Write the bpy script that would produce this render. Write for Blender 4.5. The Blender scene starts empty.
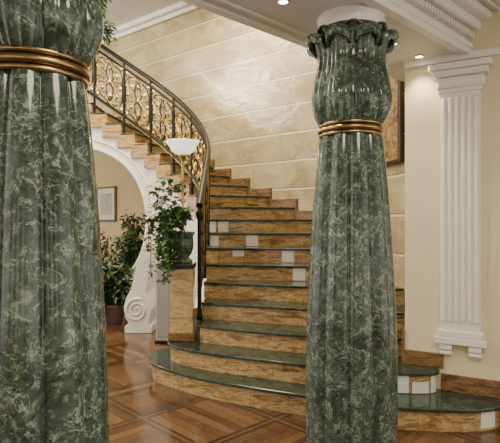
import bpy, bmesh, math, random
from math import sin, cos, pi, radians, atan2, sqrt
from mathutils import Vector, Matrix
random.seed(4)
S=bpy.context.scene
COL=S.collection

# ---------------------------------------------------------------- materials
def newmat(name):
    m=bpy.data.materials.new(name); m.use_nodes=True
    nt=m.node_tree; b=nt.nodes['Principled BSDF']
    return m,nt,b
def simple(name,col,rough=.5,metal=0,emit=None,es=0,bump=0,bscale=40,spec=.5):
    m,nt,b=newmat(name)
    b.inputs['Base Color'].default_value=(*col,1); b.inputs['Roughness'].default_value=rough
    b.inputs['Metallic'].default_value=metal; b.inputs['Specular IOR Level'].default_value=spec
    if emit: b.inputs['Emission Color'].default_value=(*emit,1); b.inputs['Emission Strength'].default_value=es
    g=nt.nodes.new('ShaderNodeNewGeometry'); n=nt.nodes.new('ShaderNodeTexNoise'); n.inputs['Scale'].default_value=bscale
    nt.links.new(g.outputs['Position'],n.inputs['Vector'])
    mx=nt.nodes.new('ShaderNodeMixRGB'); mx.blend_type='MULTIPLY'; mx.inputs[0].default_value=.12
    mx.inputs[1].default_value=(*col,1); nt.links.new(n.outputs['Fac'],mx.inputs[2]); nt.links.new(mx.outputs[0],b.inputs['Base Color'])
    if bump:
        bp=nt.nodes.new('ShaderNodeBump'); bp.inputs['Strength'].default_value=bump; bp.inputs['Distance'].default_value=.01
        nt.links.new(n.outputs['Fac'],bp.inputs['Height']); nt.links.new(bp.outputs[0],b.inputs['Normal'])
    return m
def ramp(nt,src,stops):
    r=nt.nodes.new('ShaderNodeValToRGB'); e=r.color_ramp.elements
    while len(e)<len(stops): e.new(.5)
    for i,(p,c) in enumerate(stops):
        e[i].position=p; e[i].color=(*c,1)
    nt.links.new(src,r.inputs[0]); return r.outputs[0]
def noise(nt,vec,scale,detail=6,dist=0,rough=.55):
    n=nt.nodes.new('ShaderNodeTexNoise'); n.inputs['Scale'].default_value=scale; n.inputs['Detail'].default_value=detail
    n.inputs['Distortion'].default_value=dist; n.inputs['Roughness'].default_value=rough
    nt.links.new(vec,n.inputs['Vector']); return n.outputs['Fac']
def mixc(nt,fac,a,b,mode='MIX'):
    m=nt.nodes.new('ShaderNodeMixRGB'); m.blend_type=mode
    for i,v in enumerate((fac,a,b)):
        if hasattr(v,'is_output'): nt.links.new(v,m.inputs[i])
        elif i==0: m.inputs[0].default_value=v
        else: m.inputs[i].default_value=(*v,1)
    return m.outputs[0]
def math_(nt,op,a,b=None,c=None):
    m=nt.nodes.new('ShaderNodeMath'); m.operation=op
    for i,v in enumerate((a,b,c)):
        if v is None: continue
        if hasattr(v,'is_output'): nt.links.new(v,m.inputs[i])
        else: m.inputs[i].default_value=v
    return m.outputs[0]
def pos(nt): return nt.nodes.new('ShaderNodeNewGeometry').outputs['Position']
def mapping(nt,vec,rot=(0,0,0),sc=(1,1,1),loc=(0,0,0)):
    m=nt.nodes.new('ShaderNodeMapping'); m.inputs['Rotation'].default_value=rot; m.inputs['Scale'].default_value=sc
    m.inputs['Location'].default_value=loc
    nt.links.new(vec,m.inputs['Vector']); return m.outputs[0]

def green_marble(name,dark,mid,light,rough=.13,vs=1.0,va=.45):
    m,nt,b=newmat(name); p=pos(nt)
    base=ramp(nt,noise(nt,p,6*vs,10,1.2,.65),[(.32,dark),(.45,mid),(.58,tuple(c*1.5 for c in mid)),(.74,tuple(c*2.4 for c in mid))])
    def vein(scale,dist,gs,lo,w,a,off):
        q=mapping(nt,p,loc=off)
        n1=noise(nt,q,scale,5,dist,.55)
        v=ramp(nt,n1,[(lo-w*1.6,(0,0,0)),(lo,(a,a,a)),(lo+w,(0,0,0))])
        g=ramp(nt,noise(nt,q,gs,5,.6),[(.46,(0,0,0)),(.54,(1,1,1))])
        return mixc(nt,1.0,v,g,'MULTIPLY')
    c=base
    c=mixc(nt,vein(6*vs,1.6,7*vs,.55,.013,va,(0,0,0)),c,light)
    c=mixc(nt,vein(9*vs,2.2,9*vs,.48,.013,va*.8,(3,1,5)),c,light)
    c=mixc(nt,vein(5*vs,2.0,6*vs,.45,.009,va,(9,4,2)),c,light)
    c=mixc(nt,vein(16*vs,1.2,12*vs,.60,.04,va*.6,(7,2,1)),c,light)
    n3=noise(nt,p,5*vs,8,2.0,.6)
    dk=ramp(nt,n3,[(.45,(0,0,0)),(.475,(.8,.8,.8)),(.50,(0,0,0))])
    c=mixc(nt,dk,c,dark)
    nt.links.new(c,b.inputs['Base Color']); b.inputs['Roughness'].default_value=rough
    return m
M_green=green_marble('green_marble',(.014,.024,.018),(.040,.062,.047),(.36,.41,.33),.12,1.0,.8)
M_tread=green_marble('green_tread_marble',(.006,.013,.009),(.015,.030,.020),(.14,.20,.15),.13,1.6,.5)

def brown_marble(name,a,b_,c_,rough=.16,rot=-32,joints=False):
    m,nt,b=newmat(name); p=pos(nt)
    q=mapping(nt,p,rot=(0,radians(rot),0),sc=(2,2,9))
    n1=noise(nt,q,1.9,9,1.0,.62)
    col=ramp(nt,n1,[(.30,a),(.43,b_),(.55,c_),(.66,b_),(.78,a)])
    n2=noise(nt,q,3.2,7,1.8,.6)
    v=ramp(nt,n2,[(.0,(0,0,0)),(.46,(0,0,0)),(.50,(.75,.75,.75)),(.54,(0,0,0)),(1,(0,0,0))])
    col=mixc(nt,v,col,a)
    if joints:
        sx=nt.nodes.new('ShaderNodeSeparateXYZ'); nt.links.new(p,sx.inputs[0])
        j=math_(nt,'LESS_THAN',math_(nt,'FRACT',math_(nt,'ADD',math_(nt,'DIVIDE',sx.outputs['X'],.30),math_(nt,'MULTIPLY',math_(nt,'FLOOR',math_(nt,'DIVIDE',math_(nt,'ADD',sx.outputs['Z'],.02),.17)),.37))),.02)
        col=mixc(nt,math_(nt,'MULTIPLY',j,.45),col,(.12,.06,.03))
    nt.links.new(col,b.inputs['Base Color']); b.inputs['Roughness'].default_value=rough
    return m
M_riser=brown_marble('yellow_brown_marble',(.11,.052,.018),(.34,.195,.072),(.60,.41,.18),.12,-32,True)
M_base=brown_marble('baseboard_marble',(.07,.032,.015),(.16,.085,.038),(.28,.16,.075))
M_cream=brown_marble('pedestal_marble',(.32,.19,.075),(.50,.34,.15),(.66,.49,.26))
M_reflect_paint=simple('pale_reflection_paint',(.80,.79,.72),.12,bscale=14)  # pale colour standing in for window reflections on the risers

def panel_wall():
    m,nt,b=newmat('glossy_cream_panels'); p=pos(nt)
    sx=nt.nodes.new('ShaderNodeSeparateXYZ'); nt.links.new(p,sx.inputs[0])
    z=sx.outputs['Z']; RWH=.40
    zz=math_(nt,'DIVIDE',math_(nt,'ADD',z,.05),RWH)
    f=math_(nt,'FRACT',zz); row=math_(nt,'FLOOR',zz)
    line=math_(nt,'LESS_THAN',f,.055)
    edge=math_(nt,'MULTIPLY',math_(nt,'LESS_THAN',f,.09),math_(nt,'GREATER_THAN',f,.055))
    run=math_(nt,'ADD',math_(nt,'MULTIPLY',sx.outputs['X'],.777),math_(nt,'MULTIPLY',sx.outputs['Y'],-.629))
    au=math_(nt,'ADD',math_(nt,'DIVIDE',run,1.35),math_(nt,'MULTIPLY',row,.5))
    vl=math_(nt,'LESS_THAN',math_(nt,'FRACT',au),.007)
    wn=nt.nodes.new('ShaderNodeTexWhiteNoise'); wn.noise_dimensions='2D'
    cb=nt.nodes.new('ShaderNodeCombineXYZ'); nt.links.new(row,cb.inputs[0]); nt.links.new(math_(nt,'FLOOR',au),cb.inputs[1]); nt.links.new(cb.outputs[0],wn.inputs['Vector'])
    n0=noise(nt,mapping(nt,p,sc=(1,1,1.6)),1.8,10,1.0,.62)
    n=math_(nt,'ADD',math_(nt,'MULTIPLY',n0,.85),math_(nt,'MULTIPLY',wn.outputs['Value'],.13))
    col=ramp(nt,n,[(.30,(.31,.235,.11)),(.45,(.41,.325,.165)),(.56,(.48,.395,.215)),(.72,(.58,.49,.30))])
    n2=noise(nt,p,3,8,2.0,.6)
    v=ramp(nt,n2,[(.48,(0,0,0)),(.50,(.3,.3,.3)),(.52,(0,0,0))])
    col=mixc(nt,v,col,(.66,.57,.38))
    col=mixc(nt,line,col,(.72,.66,.48)); col=mixc(nt,math_(nt,'MULTIPLY',edge,.75),col,(.18,.13,.07)); col=mixc(nt,math_(nt,'MULTIPLY',vl,.5),col,(.22,.16,.09))
    nt.links.new(col,b.inputs['Base Color']); b.inputs['Roughness'].default_value=.22
    b.inputs['Coat Weight'].default_value=.9; b.inputs['Coat Roughness'].default_value=.10
    h=math_(nt,'ADD',math_(nt,'MULTIPLY',line,.6),math_(nt,'MULTIPLY',n0,1.4))
    bp=nt.nodes.new('ShaderNodeBump'); bp.inputs['Strength'].default_value=.4; bp.inputs['Distance'].default_value=.03
    nt.links.new(h,bp.inputs['Height']); nt.links.new(bp.outputs[0],b.inputs['Normal']); nt.links.new(bp.outputs[0],b.inputs['Coat Normal'])
    return m
M_panel=panel_wall()

def parquet():
    m,nt,b=newmat('parquet'); p=pos(nt)
    q=mapping(nt,p,rot=(0,0,radians(-44)),sc=(1/.72,)*3,loc=(.2,.45,0))
    s=nt.nodes.new('ShaderNodeSeparateXYZ'); nt.links.new(q,s.inputs[0])
    fx=math_(nt,'FRACT',s.outputs['X']); fy=math_(nt,'FRACT',s.outputs['Y'])
    def band(lo,hi):
        a=math_(nt,'MULTIPLY',math_(nt,'LESS_THAN',fx,hi),math_(nt,'GREATER_THAN',fx,lo))
        c=math_(nt,'MULTIPLY',math_(nt,'LESS_THAN',fy,hi),math_(nt,'GREATER_THAN',fy,lo))
        return math_(nt,'MAXIMUM',a,c)
    bor=band(-1,.12); inner_=band(.045,.075)
    cx=math_(nt,'FLOOR',s.outputs['X']); cy=math_(nt,'FLOOR',s.outputs['Y'])
    par=math_(nt,'MODULO',math_(nt,'ABSOLUTE',math_(nt,'ADD',cx,cy)),2)
    u=math_(nt,'ADD',math_(nt,'MULTIPLY',par,s.outputs['X']),math_(nt,'MULTIPLY',math_(nt,'SUBTRACT',1,par),s.outputs['Y']))
    pl=math_(nt,'MULTIPLY',u,9)
    pid=math_(nt,'FLOOR',pl); gap=math_(nt,'LESS_THAN',math_(nt,'FRACT',pl),.06)
    w=nt.nodes.new('ShaderNodeTexWhiteNoise'); w.noise_dimensions='3D'
    cmb=nt.nodes.new('ShaderNodeCombineXYZ'); nt.links.new(pid,cmb.inputs[0]); nt.links.new(cx,cmb.inputs[1]); nt.links.new(cy,cmb.inputs[2])
    nt.links.new(cmb.outputs[0],w.inputs['Vector'])
    g=noise(nt,mapping(nt,q,sc=(6,6,1)),3,6,.5)
    fac=math_(nt,'ADD',math_(nt,'MULTIPLY',w.outputs['Value'],.55),math_(nt,'MULTIPLY',g,.45))
    col=ramp(nt,fac,[(.15,(.055,.025,.012)),(.5,(.105,.052,.023)),(.85,(.175,.095,.043))])
    col=mixc(nt,math_(nt,'MULTIPLY',gap,.7),col,(.02,.009,.005))
    col=mixc(nt,math_(nt,'MULTIPLY',bor,.9),col,(.038,.017,.010))
    col=mixc(nt,math_(nt,'MULTIPLY',math_(nt,'MULTIPLY',inner_,bor),.3),col,(.26,.15,.07))
    nt.links.new(col,b.inputs['Base Color']); b.inputs['Roughness'].default_value=.15
    return m
M_floor=parquet()
M_white=simple('white_plaster',(.82,.80,.73),.55)
M_trim=simple('white_trim',(.86,.84,.78),.4)
M_ceil=simple('ceiling_white',(.80,.78,.73),.6)
M_cwall=simple('cream_wall',(.80,.69,.46),.5,bscale=3)
M_ywall=simple('yellow_wall',(.60,.45,.21),.6,bscale=3)
M_gold=simple('antique_brass',(.50,.34,.13),.3,1,bscale=60)
M_rgold=simple('rail_brass',(.36,.25,.09),.34,1,bscale=60)
M_dgold=simple('ring_bronze',(.36,.255,.115),.25,1,bscale=60)
M_dark=simple('dark_lacquer',(.010,.008,.007),.38,spec=.25)
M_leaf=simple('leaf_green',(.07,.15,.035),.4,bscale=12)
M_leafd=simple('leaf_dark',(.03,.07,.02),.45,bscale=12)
M_bark=simple('bark',(.16,.10,.05),.8)
M_glassw=simple('frosted_glass',(.9,.87,.78),.3,emit=(1,.86,.62),es=1.3)
M_spot=simple('lamp_lens',(.9,.9,.85),.3,emit=(1,.9,.7),es=12)
M_grey=simple('grey_cabinet',(.50,.48,.44),.5)
M_grille=simple('grey_grille',(.36,.34,.31),.7)
M_pot=simple('terracotta_pot',(.16,.10,.07),.6)
M_soil=simple('soil',(.03,.02,.012),.95)
M_framed=simple('frame_dark',(.06,.035,.02),.35)
M_mat=simple('picture_mount',(.72,.68,.56),.7)

def art(name,cols,scale):
    m,nt,b=newmat(name); p=pos(nt)
    c=ramp(nt,noise(nt,p,scale,5,2.0),cols); nt.links.new(c,b.inputs['Base Color']); b.inputs['Roughness'].default_value=.5
    return m
M_art1=art('art_flowers',[(.3,(.03,.02,.01)),(.42,(.12,.045,.015)),(.50,(.28,.12,.03)),(.56,(.36,.25,.08)),(.62,(.08,.09,.03)),(.8,(.03,.02,.01))],9)
M_art2=art('art_print',[(.3,(.25,.22,.16)),(.5,(.5,.48,.38)),(.7,(.15,.17,.12))],9)

# ---------------------------------------------------------------- helpers
def obj(name,verts,faces,mat,parent=None,smooth=False):
    me=bpy.data.meshes.new(name); me.from_pydata([tuple(v) for v in verts],[],faces)
    me.materials.append(mat)
    bm=bmesh.new(); bm.from_mesh(me); bmesh.ops.recalc_face_normals(bm,faces=bm.faces); bm.to_mesh(me); bm.free()
    if smooth:
        for p in me.polygons: p.use_smooth=True
    o=bpy.data.objects.new(name,me); COL.objects.link(o)
    if parent: o.parent=parent
    return o
def empty(name,loc=(0,0,0)):
    e=bpy.data.objects.new(name,None); e.location=loc; COL.objects.link(e); e.empty_display_size=.1; return e
def adopt(o,parent):
    o.parent=parent; o.matrix_parent_inverse=Matrix.Translation(-Vector(parent.location))
    return o
def prismg(pts,z0,z1):
    n=len(pts); v=[(x,y,z0) for x,y in pts]+[(x,y,z1) for x,y in pts]
    f=[tuple(range(n-1,-1,-1)),tuple(range(n,2*n))]+[(i,(i+1)%n,n+(i+1)%n,n+i) for i in range(n)]
    return v,f
def prism(name,pts,z0,z1,mat,parent=None,bevel=0):
    v,f=prismg(pts,z0,z1); o=obj(name,v,f,mat,None)
    if parent: adopt(o,parent)
    if bevel: bev(o,bevel)
    return o
def bev(o,w,seg=2):
    b=o.modifiers.new('b','BEVEL'); b.width=w; b.segments=seg; b.limit_method='ANGLE'
def rect(c,d,a0,a1,b0,b1):
    n=(-d[1],d[0])
    return [(c[0]+d[0]*a+n[0]*b,c[1]+d[1]*a+n[1]*b) for a,b in((a0,b0),(a1,b0),(a1,b1),(a0,b1))]
def box(name,x0,x1,y0,y1,z0,z1,mat,parent=None,bevel=0):
    return prism(name,[(x0,y0),(x1,y0),(x1,y1),(x0,y1)],z0,z1,mat,parent,bevel)
def lathe(name,prof,loc,mat,parent=None,seg=48,lobes=0,amp=0,smooth=True,pw=.6,phase=0):
    v=[];f=[]
    for i,pp in enumerate(prof):
        r,z=pp[0],pp[1]; a_=pp[2] if len(pp)>2 else amp
        for j in range(seg):
            t=2*pi*j/seg; rr=r
            if lobes: rr=r*(1-a_*(1-abs(cos(lobes*(t+phase)/2))**pw))
            v.append((loc[0]+rr*cos(t),loc[1]+rr*sin(t),loc[2]+z))
    n=len(prof)
    for i in range(n-1):
        for j in range(seg):
            f.append((i*seg+j,i*seg+(j+1)%seg,(i+1)*seg+(j+1)%seg,(i+1)*seg+j))
    f.append(tuple(range(seg-1,-1,-1))); f.append(tuple((n-1)*seg+j for j in range(seg)))
    o=obj(name,v,f,mat,None,smooth)
    if parent: adopt(o,parent)
    return o
def curve(name,splines,r,mat,parent=None,cyc=False,res=3):
    cu=bpy.data.curves.new(name,'CURVE'); cu.dimensions='3D'; cu.bevel_depth=r; cu.bevel_resolution=res; cu.use_fill_caps=True
    for pts in splines:
        sp=cu.splines.new('POLY'); sp.points.add(len(pts)-1)
        for q,p in zip(sp.points,pts): q.co=(*p,1)
        sp.use_cyclic_u=cyc
    cu.materials.append(mat)
    o=bpy.data.objects.new(name,cu); COL.objects.link(o)
    dg=bpy.context.evaluated_depsgraph_get(); me=bpy.data.meshes.new_from_object(o.evaluated_get(dg))
    bpy.data.objects.remove(o)
    for p in me.polygons: p.use_smooth=True
    if not me.materials: me.materials.append(mat)
    o=bpy.data.objects.new(name,me); COL.objects.link(o)
    if parent: adopt(o,parent)
    return o
def catmull(P,n=8):
    out=[]; Q=[P[0]]+list(P)+[P[-1]]
    for i in range(1,len(Q)-2):
        p0,p1,p2,p3=Q[i-1],Q[i],Q[i+1],Q[i+2]
        for k in range(n):
            t=k/n
            out.append(tuple(.5*((2*p1[d])+(-p0[d]+p2[d])*t+(2*p0[d]-5*p1[d]+4*p2[d]-p3[d])*t*t+(-p0[d]+3*p1[d]-3*p2[d]+p3[d])*t**3) for d in range(len(p1))))
    out.append(tuple(P[-1])); return out
def foliage(name,centers,n,size,mat,parent,droop=.3,aspect=.5):
    v=[];f=[]
    for _ in range(n):
        c,rad=random.choice(centers)
        while 1:
            d=Vector((random.uniform(-1,1),random.uniform(-1,1),random.uniform(-1,1)))
            if d.length<1: break
        p=Vector(c)+Vector((d.x*rad[0],d.y*rad[1],d.z*rad[2]))
        ax=Vector((d.x+random.uniform(-.5,.5),d.y+random.uniform(-.5,.5),random.uniform(-.6,.5)-droop)).normalized()
        sd=ax.cross(Vector((random.uniform(-.4,.4),random.uniform(-.4,.4),1))).normalized()
        up=sd.cross(ax); s=size*random.uniform(.6,1.25); i=len(v)
        v+= [p,p+ax*s*.35+sd*s*aspect*.5+up*s*.05,p+ax*s,p+ax*s*.35-sd*s*aspect*.5+up*s*.05,p+ax*s*.4-up*s*.04]
        f+=[(i,i+1,i+4),(i+1,i+2,i+4),(i+2,i+3,i+4),(i+3,i,i+4)]
    o=obj(name,v,f,mat); adopt(o,parent); return o

# ---------------------------------------------------------------- stairs
RH=.17; CX,CY=-2.5,6.0; RI=1.96; DA=7.15
def ang(k): return radians(11.3+DA*(k-9))
def polar(r,a): return (CX+r*cos(a),CY+r*sin(a))
def outp(a,d=0):
    if a<=radians(98):
        return polar((2.816+d)/cos(a-radians(51.0)),a)
    r=(2.816)/cos(radians(47.0)); return polar(r+d,a)
def inner(k,r=2.0):
    if k>=7: return polar(r,ang(k))
    p=polar(r,ang(7)); return (p[0],p[1]-.27*(7-k))
NOS={
1:catmull([(-.5,5.34),(-.80,5.32),(-.97,5.18),(-1.0,4.98),(-.95,4.76),(-.8,4.56),(-.43,4.26),(0,4.02),(.42,3.83),(.8,3.66),(1.12,3.57),(1.45,3.53),(1.72,3.56),(1.86,3.66),(1.9,3.80)],6),
2:catmull([(-.5,5.3),(-.74,5.26),(-.81,5.08),(-.80,4.84),(-.68,4.64),(-.40,4.44),(0,4.25),(.446,4.06),(.85,3.92),(1.16,3.84),(1.36,3.83),(1.47,3.88),(1.5,4.02)],6),
3:catmull([(-.50,4.80),(-.3,4.68),(0,4.55),(.477,4.36),(1.0,4.22),(1.45,4.3)],6),
4:catmull([(-.50,5.07),(0,4.90),(.51,4.72),(1.0,4.56),(1.52,4.5)],6),
5:catmull([(-.50,5.34),(0,5.22),(.55,5.04),(1.5,4.86)],6),
6:[(-.50,5.62),(.4,5.45),(1.43,5.28)],
7:[inner(7,RI),(1.27,5.70)],
8:[inner(8,RI),(1.09,6.22)],
}
KMAX=24
def nosing(k):
    if k in NOS: return NOS[k]
    return [polar(RI,ang(k)),polar(2.5,ang(k)),outp(ang(k),.02)]
def offset_in(pts,d):
    out=[]
    for i,p in enumerate(pts):
        a=pts[max(0,i-1)]; b=pts[min(len(pts)-1,i+1)]
        tx,ty=b[0]-a[0],b[1]-a[1]; L=math.hypot(tx,ty) or 1
        out.append((p[0]-ty/L*d,p[1]+tx/L*d))
    return out
stair=empty('marble_staircase',(0,5,0))
TV=[];TF=[];RV=[];RF=[]
def addp(V,F,pts,z0,z1):
    v,f=prismg(pts,z0,z1); o=len(V); V+=v; F+=[tuple(i+o for i in q) for q in f]
TT=.027
for k in range(1,KMAX+1):
    A=nosing(k); 
    if k==1: back=[(1.6,4.3),(1.4,5.0),(-.5,5.5)]
    elif k==2: back=[(1.5,4.3),(1.4,5.0),(-.5,5.5)]
    else:
        B=offset_in(nosing(k+1),.10); back=list(reversed(B))
    z=RH*k
    addp(TV,TF,A+back,z-TT,z)
    zb=z-RH if k<11 else z-RH-.05
    addp(RV,RF,offset_in(A,.03)+back,zb,z-TT)
o=obj('treads',TV,TF,M_tread); adopt(o,stair); bev(o,.008,2)
o=obj('risers',RV,RF,M_riser); adopt(o,stair)
iv=[];iff=[]
def resample(A,n=400):
    L=[0]
    for a,b in zip(A[:-1],A[1:]): L.append(L[-1]+math.dist(a,b))
    T=L[-1]; out=[];i=0
    for q in range(n+1):
        s=T*q/n
        while i<len(L)-2 and L[i+1]<s: i+=1
        t=(s-L[i])/(L[i+1]-L[i]); a,b=A[i],A[i+1]
        out.append((a[0]+(b[0]-a[0])*t,a[1]+(b[1]-a[1])*t))
    return out,T
def painted_reflection(k,s0,s1,h0=.006,h1=.14):  # thin pale square on a riser, a reflection painted as geometry
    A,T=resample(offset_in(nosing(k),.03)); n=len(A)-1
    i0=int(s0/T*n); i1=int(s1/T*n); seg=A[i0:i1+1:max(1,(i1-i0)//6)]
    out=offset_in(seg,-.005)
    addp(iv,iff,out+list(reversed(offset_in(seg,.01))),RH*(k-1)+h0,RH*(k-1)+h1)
painted_reflection(9,.02,.16); painted_reflection(9,.18,.32)
painted_reflection(8,.02,.16);painted_reflection(8,.50,.65)
painted_reflection(7,.34,.48,.07,.14); painted_reflection(7,.92,1.07)
painted_reflection(6,.98,1.12)
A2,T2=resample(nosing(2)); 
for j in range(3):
    s=T2-.62+j*.15; painted_reflection(2,s,s+.14,.006,.14 if j!=1 else .09)
painted_reflection(1,T2+.42,T2+.56,.02,.14)
adopt(obj('riser_painted_reflections',iv,iff,M_reflect_paint),stair)
land=[polar(RI,ang(KMAX)),outp(ang(KMAX)),(-6.0,8.6),(-5.6,6.3)]
prism('landing',land,RH*KMAX-.25,RH*KMAX,M_riser,stair)
fv=[];ff=[]
for k in range(3,11):
    B=list(reversed(offset_in(nosing(k+1),.10)))
    addp(fv,ff,offset_in(nosing(k),.05)+B,0,RH*(k-1)+.01)
adopt(obj('core',fv,ff,M_white),stair)
sv=[];sf=[]
for k in range(9,KMAX-3):
    a0,a1=ang(k)-.004,ang(k+1)
    arc=[outp(a0,-.03),outp(a1,-.03),outp(a1,.01),outp(a0,.01)]
    addp(sv,sf,arc,RH*(k-1),RH*k+.12)
adopt(obj('wall_skirting',sv,sf,M_base),stair)

# ---------------------------------------------------------------- outer stair wall
def wallstrip(name,path,z0,z1,mat,th=.12,side=1):
    off=offset_in(path,th*side); return prism(name,path+list(reversed(off)),z0,z1,mat)
def wy(x): return 7.6-.81*x
P0=(-4.1,wy(-4.1)+.012); 
path=[P0,(-2,wy(-2)),(-.5,wy(-.5)),(.93,wy(.93)),(1.09,6.28),(1.27,5.72),(1.43,5.30),(1.52,4.88),(1.56,4.5),(1.56,4.27)]
wallstrip('wall_stair',path,0,5.2,M_panel,.12,1)
v=[];f=[]
N=40
for i in range(N+1):
    x=-4.0+4.3*i/N; y=wy(x)-.045; a=atan2(y-CY,x-CX); kc=9+(math.degrees(a)-11.3)/DA
    top=max(.6,min(RH*kc-.38,4.0)); v+=[(x,y,0),(x,y,top)]
for i in range(N): f.append((2*i,2*i+2,2*i+3,2*i+1))
obj('wall_alcove',v,f,M_ywall)

TC,ZC,AR=radians(97),1.50,1.16
def arch():
    V=[];F=[]
    r0,r1=2.0,2.14
    A=[];a=-20.0
    while a<=160: A.append(radians(a)); a+=1.0
    def ztop(a):
        kc=9+(math.degrees(a)-11.3)/DA
        return max(.17*kc-.2,.3)
    def quad(p): 
        i=len(V); V.extend(p); F.append((i,i+1,i+2,i+3))
    A=sorted(set(A+[TC-AR/2,TC+AR/2,TC-.42,TC+.42]+[TC+s*AR/2*sin(radians(t)) for s in(1,-1) for t in range(40,90,4)]))
    for a,b in zip(A[:-1],A[1:]):
        m=(a+b)/2; sm=abs(m-TC)*2
        nseg=1 if (sm>=AR or sm<=.84) else 2
        for j in range(nseg):
            def get(aa):
                s=min(abs(aa-TC)*2,AR); h=sqrt(max(AR*AR-s*s,0))
                if sm>=AR: return (0,ztop(aa))
                return (ZC+h,ztop(aa)) if j==0 else (0,ZC-h)
            la,ha=get(a); lb,hb=get(b)
            pa0=polar(r0,a);pb0=polar(r0,b);pa1=polar(r1,a);pb1=polar(r1,b)
            quad([(*pa0,la),(*pb0,lb),(*pb0,hb),(*pa0,ha)])
            quad([(*pa1,la),(*pb1,lb),(*pb1,hb),(*pa1,ha)])
            if la>.01 or lb>.01: quad([(*pa0,la),(*pb0,lb),(*pb1,lb),(*pa1,la)])
            quad([(*pa0,ha),(*pb0,hb),(*pb1,hb),(*pa1,ha)])
    for sgn in(-1,1):
        a=TC+sgn*.42; h=sqrt(AR*AR-.84**2)
        quad([(*polar(r0,a),0),(*polar(r1,a),0),(*polar(r1,a),ZC-h),(*polar(r0,a),ZC-h)])
    return obj('wall_arch',V,F,M_white)
arch()
arch_t=empty('trim_arch',(CX,8,0))
for rr,th,rad in((AR+.03,.026,1.985),(AR+.16,.018,1.99)):
    pts=[]
    for t in range(-50,231,4):
        t=radians(t); s=rr*cos(t); z=ZC+rr*sin(t); pts.append((*polar(rad,TC-s/2),z))
    curve('arch_moulding',[pts],th,M_trim,arch_t)

def volute(name,x,y,flip,scale=1.0,D=.62):
    e=empty(name,(x,y,0))
    out=[(-.19,0),(.19,0),(.19,.10),(.15,.12),(.16,.2),(.19,.34),(.16,.46),(.11,.58),(.13,.75),(.17,1.0),(.17,1.25),(.06,1.25),(-.02,.98),(-.06,.78),(-.10,.62),(-.17,.50),(-.205,.36),(-.18,.22),(-.13,.13),(-.19,.10)]
    out=[(a*flip*scale,b*scale) for a,b in out]
    n=len(out)
    v=[(x+a,y,b) for a,b in out]+[(x+a,y+D,b) for a,b in out]
    f=[tuple(range(n)),tuple(range(2*n-1,n-1,-1))]+[(i,(i+1)%n,n+(i+1)%n,n+i) for i in range(n)]
    o=obj('block',v,f,M_white); adopt(o,e); bev(o,.01)
    sp=[]
    for i in range(0,56):
        t=i/55*pi*4.6; r=.165*scale*(1-i/62)
        sp.append((x-.02*flip*scale+flip*r*cos(t+1.2),y-.012,.33*scale+r*sin(t+1.2)))
    curve('spiral',[sp],.017*scale,M_trim,e)
    return e
volute('scroll_plinth',-1.50,6.70,1,.95,.75)

sp=empty('floor_speaker',(-1.07,6.2,0))
box('cabinet',-1.16,-.98,6.15,6.35,.03,.98,M_grey,sp,.01)
box('grille',-1.145,-.995,6.135,6.152,.08,.95,M_grille,sp,.005)
box('foot',-1.17,-.97,6.13,6.37,0,.03,M_dark,sp,.005)

# ---------------------------------------------------------------- railing
rail=empty('stair_railing',(-1,7,0))
K0=3.95;K1=24
def rp(k,h,r=1.99):
    x,y=inner(k,r); return (x,y,RH*k+.02+h)
def railz(k0,k1,h,n=6): 
    N=int((k1-k0)*n)+1; return [rp(k0+(k1-k0)*i/N,h) for i in range(N+1)]
curve('handrail',[railz(K0,K1,.97)],.034,M_dark,rail)
curve('upper_rail',[railz(K0,K1,.86)],.019,M_dark,rail)
curve('lower_rail',[railz(K0,K1,.10)],.021,M_dark,rail)
curve('brass_rail',[railz(K0,K1,.905),railz(K0,K1,.06)],.010,M_rgold,rail)
posts=[];k=K0
while k<=K1: posts.append([rp(k,-.17),rp(k,.95)]); k+=2.0
curve('posts',posts,.022,M_dark,rail)
nx,ny,_=rp(K0,0); 
lathe('newel',[(.032,0),(.032,.03),(.02,.06),(.02,1.0),(.035,1.04),(.04,1.08),(.02,1.12)],(nx,ny,RH*3),M_dark,rail,seg=16)
scr=[];dk=[]
def spiral(cx,cy,r0,t0,turns,sgn,n=20,asp=1.0):
    return [(cx+r0*(1-.85*i/n)*cos(t0+sgn*turns*2*pi*i/n)*asp,cy+r0*(1-.85*i/n)*sin(t0+sgn*turns*2*pi*i/n)) for i in range(n+1)]
AS=1/.25
def put(L,kc,pts): L.append([rp(kc+a*AS,b) for a,b in pts])
k=K0
while k<K1-1:
    c=k+1
    for sx in(-1,1):
        up=spiral(sx*.115,.64,.095,-pi/2,1.35,sx,22)
        lo=spiral(sx*.115,.32,.095,pi/2,1.35,-sx,22)
        put(scr,c,list(reversed(lo))+[(sx*.075,.44),(sx*.03,.50),(sx*.075,.53)]+up)
        put(dk,c,[(0,.12),(sx*.06,.16),(sx*.17,.20),(sx*.215,.30),(sx*.225,.48),(sx*.215,.66),(sx*.17,.77),(sx*.06,.81),(0,.85)])
        put(scr,c,spiral(sx*.06,.17,.045,0,1.1,sx,12)); put(scr,c,spiral(sx*.06,.79,.045,0,1.1,-sx,12))
        put(dk,c,[(0,.48),(sx*.06,.56),(sx*.05,.68),(0,.78)]); put(dk,c,[(0,.48),(sx*.06,.40),(sx*.05,.28),(0,.18)])
        for h0,dd in((.44,1),(.52,-1)):
            put(scr,c,[(sx*.05,h0),(sx*.12,h0+.03*dd),(sx*.17,h0+.0*dd),(sx*.20,h0-.05*dd)])
        put(scr,c,[(sx*.20,.78),(sx*.15,.74),(sx*.19,.70),(sx*.21,.60)])
        put(scr,c,[(sx*.20,.16),(sx*.15,.20),(sx*.19,.24),(sx*.21,.34)])
    k+=2
curve('brass_scrolls',scr,.0135,M_rgold,rail,res=1)
curve('dark_ovals',dk,.012,M_dark,rail,res=1)
lv=[];lf=[]
k=K0
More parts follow.
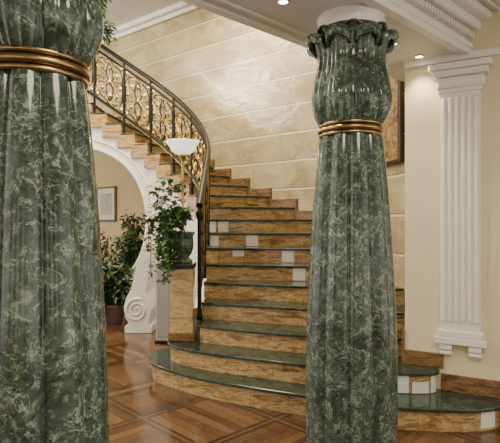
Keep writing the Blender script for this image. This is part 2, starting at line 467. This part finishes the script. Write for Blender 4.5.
while k<K1-1:
    for (a,h) in((0,.48),(-.12,.64),(.12,.64),(-.12,.32),(.12,.32),(0,.70),(0,.26),(-.18,.48),(.18,.48),(-.2,.8),(.2,.8),(-.2,.16),(.2,.16)):
        kk=k+1+a*AS
        p=Vector(rp(kk,h,1.985)); q=rp(kk+.3,h,1.985); t=(Vector(q)-p); t.z=0; t.normalize(); i=len(lv)
        nn=Vector((-t.y,t.x,0))*.02; s=.036 if a else .045
        lv+=[p+t*s,p+Vector((0,0,s*1.5)),p-t*s,p-Vector((0,0,s*1.5)),p+nn,p-nn]
        for a_,b_ in((0,1),(1,2),(2,3),(3,0)): lf+=[(i+a_,i+b_,i+4),(i+a_,i+b_,i+5)]
    k+=2
adopt(obj('bosses',lv,lf,M_rgold),rail)

# ---------------------------------------------------------------- pedestal, urn, torchere, ivy
px,py=-.665,4.95
ped=empty('newel_pedestal',(px,py,.34))
box('base',px-.125,px+.125,py-.125,py+.125,.34,.42,M_base,ped,.006)
box('die',px-.110,px+.110,py-.110,py+.110,.42,1.04,M_cream,ped,.004)
box('cap',px-.122,px+.122,py-.122,py+.122,1.04,1.09,M_tread,ped,.008)
urn=empty('marble_urn_planter',(px,py,1.09))
lathe('urn',[(.095,0),(.095,.03),(.07,.045),(.06,.06),(.085,.09),(.105,.15),(.108,.21),(.10,.26),(.118,.29),(.118,.31),(.095,.31),(.09,.27)],(px,py,1.09),M_green,urn,lobes=12,amp=.08,seg=96)
lathe('soil',[(.09,0),(.09,.015)],(px,py,1.375),M_soil,urn,seg=24)
vines=[];fc=[]
for i in range(30):
    a=random.uniform(pi*.6,pi*1.45) if i<25 else random.uniform(0,2*pi)
    L=random.uniform(.30,.70); R=random.uniform(.14,.32)
    if i>=25: R=.10;L=.05
    pts=[]
    for t in range(12):
        s=t/11; r=.03+R*min(1,s*1.8); z=1.42+.22*sin(min(1,s*1.5)*pi*.7)-L*s*s*1.0
        pts.append((px+r*cos(a),py+r*sin(a)*.8,z))
        if t>1: fc.append((pts[-1],(.035,.035,.045)))
    vines.append(pts)
for _ in range(55):
    fc.append(((px-.15+random.uniform(-.14,.14),py+random.uniform(-.1,.1),1.63+random.uniform(-.13,.27)),(.06,.05,.06)))
ivy=empty('ivy_plant',(px,py,1.38))
curve('vines',vines,.004,M_leafd,ivy)
foliage('leaves',fc,1800,.066,M_leaf,ivy,.25,.85)
tor=empty('torchere_lamp',(px,py,1.38))
lathe('stem',[(.03,0),(.03,.02),(.012,.04),(.012,.5),(.022,.52),(.012,.56),(.014,.70),(.035,.75),(.05,.77)],(px,py,1.39),M_gold,tor,seg=20)
lathe('bowl',[(.03,.0),(.07,.012),(.11,.04),(.13,.08),(.155,.115),(.172,.14),(.16,.14),(.12,.09),(.06,.03)],(px,py,2.155),M_glassw,tor,seg=96,lobes=10,amp=.10)

# ---------------------------------------------------------------- columns
def column(name,x,y,rot=0):
    e=empty(name,(x,y,0))
    lathe('base',[(.31,0),(.31,.03),(.295,.05)],(x,y,0),M_green,e,seg=64)
    ks=[(.285,.04),(.290,.3),(.288,.6),(.280,.9),(.266,1.2),(.248,1.5),(.228,1.75),(.208,1.95),(.194,2.06)]
    pr=[(a,b,.15) for a,b in catmull(ks,3)]
    lathe('shaft',pr,(x,y,0),M_green,e,seg=320,lobes=10,pw=.62,phase=rot)
    for z,r,R in((2.045,.013,.190),(2.075,.017,.194),(2.108,.013,.190)):
        curve('ring',[[(x+R*cos(t*pi/32),y+R*sin(t*pi/32),z) for t in range(64)]],r,M_dgold,e,True,4)
    core=catmull([(.18,2.10),(.195,2.2),(.195,2.3),(.18,2.42),(.17,2.5),(.185,2.6),(.21,2.68),(.21,2.71)],3)
    lathe('capital_core',core,(x,y,0),M_green,e,seg=64)
    def petals(n,ph,prof,w,bul,th,tip=.82):
        P=catmull(prof,4); V=[];F=[];m=len(P);U=20
        for q in range(n):
            c=2*pi*q/n+ph; b0=len(V)
            for side in(0,1):
              for i,(r,z) in enumerate(P):
                v=i/(m-1)
                ww=w*(.90+.12*sin(pi*min(1,v*1.1)))
                for j in range(U+1):
                    u=-1+2*j/U
                    rr=r+bul*(1-abs(u)**2.0)-.013*math.exp(-((abs(u)-.38)/.10)**2) - th*side
                    zz=z
                    if v>.55:
                        q_=(v-.55)/.45; zz-=.045*q_*abs(u)**2.6; rr-=.025*q_*abs(u)**2.6
                    a=c+u*ww
                    V.append((x+rr*cos(a),y+rr*sin(a),zz))
            Sx=(U+1)*m
            for i in range(m-1):
                for j in range(U):
                    a=b0+i*(U+1)+j
                    F.append((a,a+1,a+U+2,a+U+1)); F.append((a+Sx,a+Sx+U+1,a+Sx+U+2,a+Sx+1))
            for i in range(m-1):
                for j in(0,U):
                    a=b0+i*(U+1)+j; F.append((a,a+U+1,a+U+1+Sx,a+Sx))
            for j in range(U):
                a=b0+(m-1)*(U+1)+j; F.append((a,a+1,a+1+Sx,a+Sx))
        return V,F
    V,F=petals(8,rot+pi/8,[(.165,2.11),(.185,2.16),(.200,2.24),(.200,2.32),(.188,2.42),(.182,2.50),(.188,2.57),(.204,2.64),(.224,2.685),(.240,2.695),(.246,2.685)],radians(21),.022,.025)
    adopt(obj('petals_inner',V,F,M_green,smooth=True),e)
    V,F=petals(8,rot,[(.172,2.11),(.194,2.15),(.220,2.21),(.227,2.28),(.211,2.37),(.192,2.45),(.187,2.52),(.197,2.58),(.222,2.635),(.246,2.665),(.262,2.66),(.266,2.635),(.255,2.61)],radians(21),.036,.030)
    o=obj('petals_outer',V,F,M_green,smooth=True); adopt(o,e)
    lathe('abacus',[(.20,2.70),(.205,2.715),(.195,2.73),(.195,2.76),(.215,2.775),(.215,2.80)],(x,y,0),M_trim,e,seg=64)
    return e
column('marble_column',-.838,1.94,.1)
column('marble_column',.645,3.2,.25)

# ---------------------------------------------------------------- beam / soffit / ceilings
bd=Vector((1.435,1.38)).normalized(); bd=(bd.x,bd.y); BC=(.645,3.2)
ZS=2.80
prism('ceiling_beam',rect(BC,bd,-6,1.6,-.24,.50),ZS,5.2,M_ceil)
t1=empty('trim_1',(.6,3.2,ZS))
prism('fillet',rect(BC,bd,-6,1.25,.50,.535),ZS+.02,ZS+.10,M_trim,t1,.006)
prism('fillet_low',rect(BC,bd,-6,1.2,.455,.52),ZS-.018,ZS+.02,M_trim,t1,.006)
prism('soffit_line',rect(BC,bd,-6,1.1,.36,.385),ZS-.012,ZS+.01,M_trim,t1,.004)
t2=empty('trim_2',(.8,3,ZS))
prism('fillet_low',rect(BC,bd,-6,1.4,-.27,-.20),ZS-.018,ZS+.03,M_trim,t2,.006)
prism('band',rect(BC,bd,-6,1.6,-.275,-.24),ZS+.03,ZS+.07,M_trim,t2,.006)
prism('cove',rect(BC,bd,-6,1.6,-.33,-.24),ZS+.17,ZS+.24,M_trim,t2,.02)
prism('cove_up',rect(BC,bd,-6,1.6,-.40,-.24),ZS+.24,ZS+.30,M_trim,t2,.02)
dv=[];df=[]
a=-2.5
while a<1.4:
    addp(dv,df,rect(BC,bd,a,a+.026,-.285,-.24),ZS+.11,ZS+.155); a+=.042
adopt(obj('dentils',dv,df,M_trim),t2)
cv=[]
a=-2.0
while a<1.4:
    n=(-bd[1],bd[0]); c=(BC[0]+bd[0]*a+n[0]*-.52,BC[1]+bd[1]*a+n[1]*-.52)
    for R in(.035,.018):
        cv.append([(c[0]+R*cos(t*pi/6),c[1]+R*sin(t*pi/6),ZS+.295) for t in range(13)])
    a+=.1
curve('rosettes',cv,.008,M_trim,t2,res=1)
prism('ceiling_line1',rect(BC,bd,-6,1.6,-.46,-.445),ZS+.28,ZS+.31,M_trim,t2)
prism('ceiling_line2',rect(BC,bd,-6,1.6,-.61,-.595),ZS+.28,ZS+.31,M_trim,t2)
prism('ceiling_lobby',rect(BC,bd,-6,4,-7,-.24),ZS+.30,ZS+.40,M_ceil)
box('ceiling',-6.5,3,1,11.2,5.2,5.3,M_ceil)
t3=empty('trim_3',(-1,8,5.1))
u_=(.777,-.629)
prism('cornice_low',rect((-4.1,wy(-4.1)),u_,0,6.4,-.06,0),5.02,5.10,M_trim,t3,.02)
prism('cornice_high',rect((-4.1,wy(-4.1)),u_,0,6.4,-.13,0),5.10,5.20,M_trim,t3,.03)
for (x,y) in((.195,2.95),(1.04,3.65),(1.33,3.93)):
    e=empty('recessed_downlight',(x,y,ZS))
    curve('rim',[[(x+.034*cos(t*pi/12),y+.034*sin(t*pi/12),ZS-.003) for t in range(24)]],.006,M_gold,e,True)
    lathe('lens',[(.030,0),(.030,.004)],(x,y,ZS-.006),M_spot,e,seg=24)

# ---------------------------------------------------------------- right wall + pilaster
WO=(1.27,4.10); wd=Vector((.6,-.33)).normalized(); wd=(wd.x,wd.y)
prism('wall_right',rect(WO,wd,0,2.6,0,.16),0,ZS+.3,M_cwall)
bb=empty('baseboard_right',(1.5,4,.3))
prism('upper',rect(WO,wd,0,.30,-.02,0),.34,.455,M_base,bb,.003)
prism('lower',rect(WO,wd,.28,.75,-.02,0),.17,.30,M_base,bb,.003)
prism('floor_part',rect(WO,wd,.70,2.6,-.02,0),0,.14,M_base,bb,.003)
prism('end_face',rect(WO,wd,-.02,0,-.02,.16),.34,.62,M_base,bb,.003)
pil=empty('fluted_pilaster',(1.6,3.9,.5))
pc=.425
def P(name,a0,a1,b,z0,z1,bevel=.004): prism(name,rect(WO,wd,pc+a0,pc+a1,-b,-.001),z0,z1,M_trim,pil,bevel)
P('shaft',-.145,.145,.05,.66,2.50)
for i in range(6):
    a=-.130+i*.0465; P('reed',a,a+.027,.066,.72,2.46,.010)
P('plinth',-.185,.185,.075,.55,.60); P('plinth_step',-.165,.165,.065,.60,.66,.012)
P('neck',-.16,.16,.062,2.50,2.53); P('cap_1',-.175,.175,.075,2.53,2.62,.02); P('cap_2',-.20,.20,.10,2.62,2.67,.012); P('cap_3',-.225,.225,.12,2.67,2.72,.01)
for s in(-1,1):
    P('corbel',s*.105-.045,s*.105+.045,.06,.50,.55,.01)
    for zz,rr in((.515,.028),(.475,.02)):
        q=rect(WO,wd,pc+s*.105-.045,pc+s*.105+.045,-.035,-.035)
        curve('corbel_roll',[[(q[0][0],q[0][1],zz),(q[1][0],q[1][1],zz)]],rr,M_trim,pil)
wp=empty('trim_wall_panel',(2.0,3.7,1.5))
def fr(a0,a1,z0,z1):
    for n_,A0,A1,Z0,Z1 in(('l',a0,a0+.03,z0,z1),('r',a1-.03,a1,z0,z1),('b',a0,a1,z0,z0+.03),('t',a0,a1,z1-.03,z1)):
        prism('moulding_'+n_,rect(WO,wd,A0,A1,-.022,0),Z0,Z1,M_trim,wp,.006)
fr(.74,2.0,.5,2.5)
prism('trim_4',rect(WO,wd,0,2.6,-.04,0),ZS-.05,ZS,M_trim)

# painting
pa,pb=Vector((1.43,5.30)),Vector((1.52,4.88)); d=(pb-pa).normalized(); d=(d.x,d.y)
pt=empty('framed_painting',(1.45,5.1,2.5))
base=(pa.x-d[0]*.02,pa.y-d[1]*.02)
prism('frame',rect(base,d,-.10,.46,-.07,-.03),2.08,2.96,M_framed,pt,.01)
prism('frame_gilt',rect(base,d,-.085,.445,-.074,-.04),2.095,2.945,M_framed,pt,.004)
prism('canvas',rect(base,d,-.07,.43,-.078,-.04),2.11,2.93,M_art1,pt)

pc2=(-2.80,wy(-2.80)-.045)
fp=empty('framed_picture',(pc2[0],pc2[1],1.84))
def fpx(n,w,h,b,m): prism(n,rect(pc2,u_,-w/2,w/2,-b,-.002),1.84-h/2,1.84+h/2,m,fp)
fpx('frame',.60,.68,.03,M_framed); fpx('mount',.53,.61,.036,M_mat); fpx('print',.36,.42,.040,M_art2)

def tree(name,x,y,h,pr,leafc,n,ls,mat,z0=.55,cs=.11):
    e=empty(name,(x,y,0))
    lathe('pot',[(.10,0),(.12,.02),(.15,.24),(.165,.25),(.165,.28),(.14,.28),(.13,.25)],(x,y,0),M_pot,e,seg=32)
    lathe('soil',[(.13,.24),(.13,.26)],(x,y,0),M_soil,e,seg=24)
    st=[];c=[]
    for i in range(leafc):
        a=2*pi*i/leafc+random.random(); rr=pr*random.uniform(.4,1); zt=h*random.uniform(z0,1)
        pts=catmull([(x,y,.25),(x+rr*.25*cos(a),y+rr*.25*sin(a),.25+(zt-.25)*.5),(x+rr*cos(a),y+rr*sin(a),zt)],5)
        st.append(pts)
        for p in pts[4:]: c.append((p,(cs,cs,.10)))
    curve('stems',st,.008,M_bark,e); foliage('leaves',c,n,ls,mat,e,.35,.42); return e
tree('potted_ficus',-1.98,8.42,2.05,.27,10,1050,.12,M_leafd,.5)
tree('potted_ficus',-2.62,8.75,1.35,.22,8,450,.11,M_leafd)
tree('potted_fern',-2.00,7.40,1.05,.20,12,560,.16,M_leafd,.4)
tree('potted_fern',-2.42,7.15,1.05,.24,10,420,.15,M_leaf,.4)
hp=empty('hanging_plant',(-2.62,7.6,4.6))
lathe('pot',[(.08,0),(.14,.12),(.15,.2),(.13,.2),(.12,.14)],(-2.62,7.6,4.5),M_pot,hp,seg=24)
curve('chain',[[(-2.62+.14*cos(a),7.6+.14*sin(a),4.7),(-2.62,7.6,5.2)] for a in(0,2.1,4.2)],.006,M_dark,hp)
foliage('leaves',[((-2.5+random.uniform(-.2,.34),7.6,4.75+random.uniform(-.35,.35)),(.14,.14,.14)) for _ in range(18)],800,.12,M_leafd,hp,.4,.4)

# ---------------------------------------------------------------- floor, back wall with added unseen windows
box('floor',-7,5,-4.5,11.2,-.1,0,M_floor)
bw=-3.6
added_wins=[(-4.2,-2.8),(-1.7,-.3),(.8,2.2),(3.0,4.2)]  # unseen windows put in behind the camera so glossy stone reflects them
xs=[-6]+[c for w in added_wins for c in w]+[5]
V=[];F=[]
for i in range(0,len(xs),2): addp(V,F,[(xs[i],bw-.15),(xs[i+1],bw-.15),(xs[i+1],bw),(xs[i],bw)],0,3.2)
for a,b in added_wins:
    addp(V,F,[(a,bw-.15),(b,bw-.15),(b,bw),(a,bw)],0,.5); addp(V,F,[(a,bw-.15),(b,bw-.15),(b,bw),(a,bw)],2.6,3.2)
obj('wall_back',V,F,M_cwall)
for i,(a,b) in enumerate(added_wins):
    e=empty('added_window_%d'%(i+1),((a+b)/2,bw,1.5))
    for x in(a,(a+b)/2-.025,b-.05): box('stile',x,x+.05,bw-.1,bw-.05,.5,2.6,M_trim,e)
    for z in(.5,1.2,1.9,2.55): box('rail',a,b,bw-.1,bw-.05,z,z+.05,M_trim,e)

# ---------------------------------------------------------------- lights
w=bpy.data.worlds.new('world'); S.world=w; w.use_nodes=True
nt=w.node_tree; bg=nt.nodes['Background']
bg.inputs[0].default_value=(1,.93,.80,1); bg.inputs[1].default_value=1.9
def area(name,loc,size,power,col,target=None,sy=None):
    l=bpy.data.lights.new(name,'AREA'); l.size=size; l.energy=power; l.color=col
    if sy: l.shape='RECTANGLE'; l.size_y=sy
    o=bpy.data.objects.new(name,l); o.location=loc; COL.objects.link(o)
    if target:
        o.rotation_euler=(Vector(target)-Vector(loc)).to_track_quat('-Z','Y').to_euler()
    return o
area('stair_fill_light',(-1.2,6.4,5.1),1.6,220,(1,.84,.58))  # added area fill above the stairs, no fixture modelled
area('lobby_fill_light',(.9,.6,3.05),1.2,85,(1,.89,.70))  # unseen lamp added to brighten the lobby and right wall
area('hall_fill_light',(-3.0,3.6,5.1),1.5,130,(1,.88,.70))  # added soft fill for the hall side, not a fitted lamp
area('wall_highlight_fill',(-4.6,6.9,4.75),1.0,210,(1,.91,.74),(-.15,7.7,3.8))  # added off-view lamp, aimed to put a highlight on the stair wall
area('alcove_light',(-3.0,7.9,2.9),.5,18,(1,.76,.42))
def spot(loc,tgt,p,ang_=70):
    l=bpy.data.lights.new('downlight_beam','SPOT'); l.energy=p; l.spot_size=radians(ang_); l.spot_blend=.7; l.color=(1,.86,.62); l.shadow_soft_size=.04
    o=bpy.data.objects.new('downlight_beam',l); o.location=loc; COL.objects.link(o)
    o.rotation_euler=(Vector(tgt)-Vector(loc)).to_track_quat('-Z','Y').to_euler()
for (x,y) in((.195,2.95),(1.04,3.65),(1.33,3.93)): spot((x,y,ZS-.02),(x,y-.05,0),28,100)
pl=bpy.data.lights.new('torchere_bulb','POINT'); pl.energy=8; pl.color=(1,.82,.55); pl.shadow_soft_size=.05
o=bpy.data.objects.new('torchere_bulb',pl); o.location=(px,py,2.36); COL.objects.link(o)

# ---------------------------------------------------------------- camera
cam=bpy.data.cameras.new('camera'); co=bpy.data.objects.new('camera',cam); COL.objects.link(co)
co.location=(0,0,1.5); co.rotation_euler=(radians(90),0,0); cam.sensor_width=36; cam.lens=36
S.camera=co
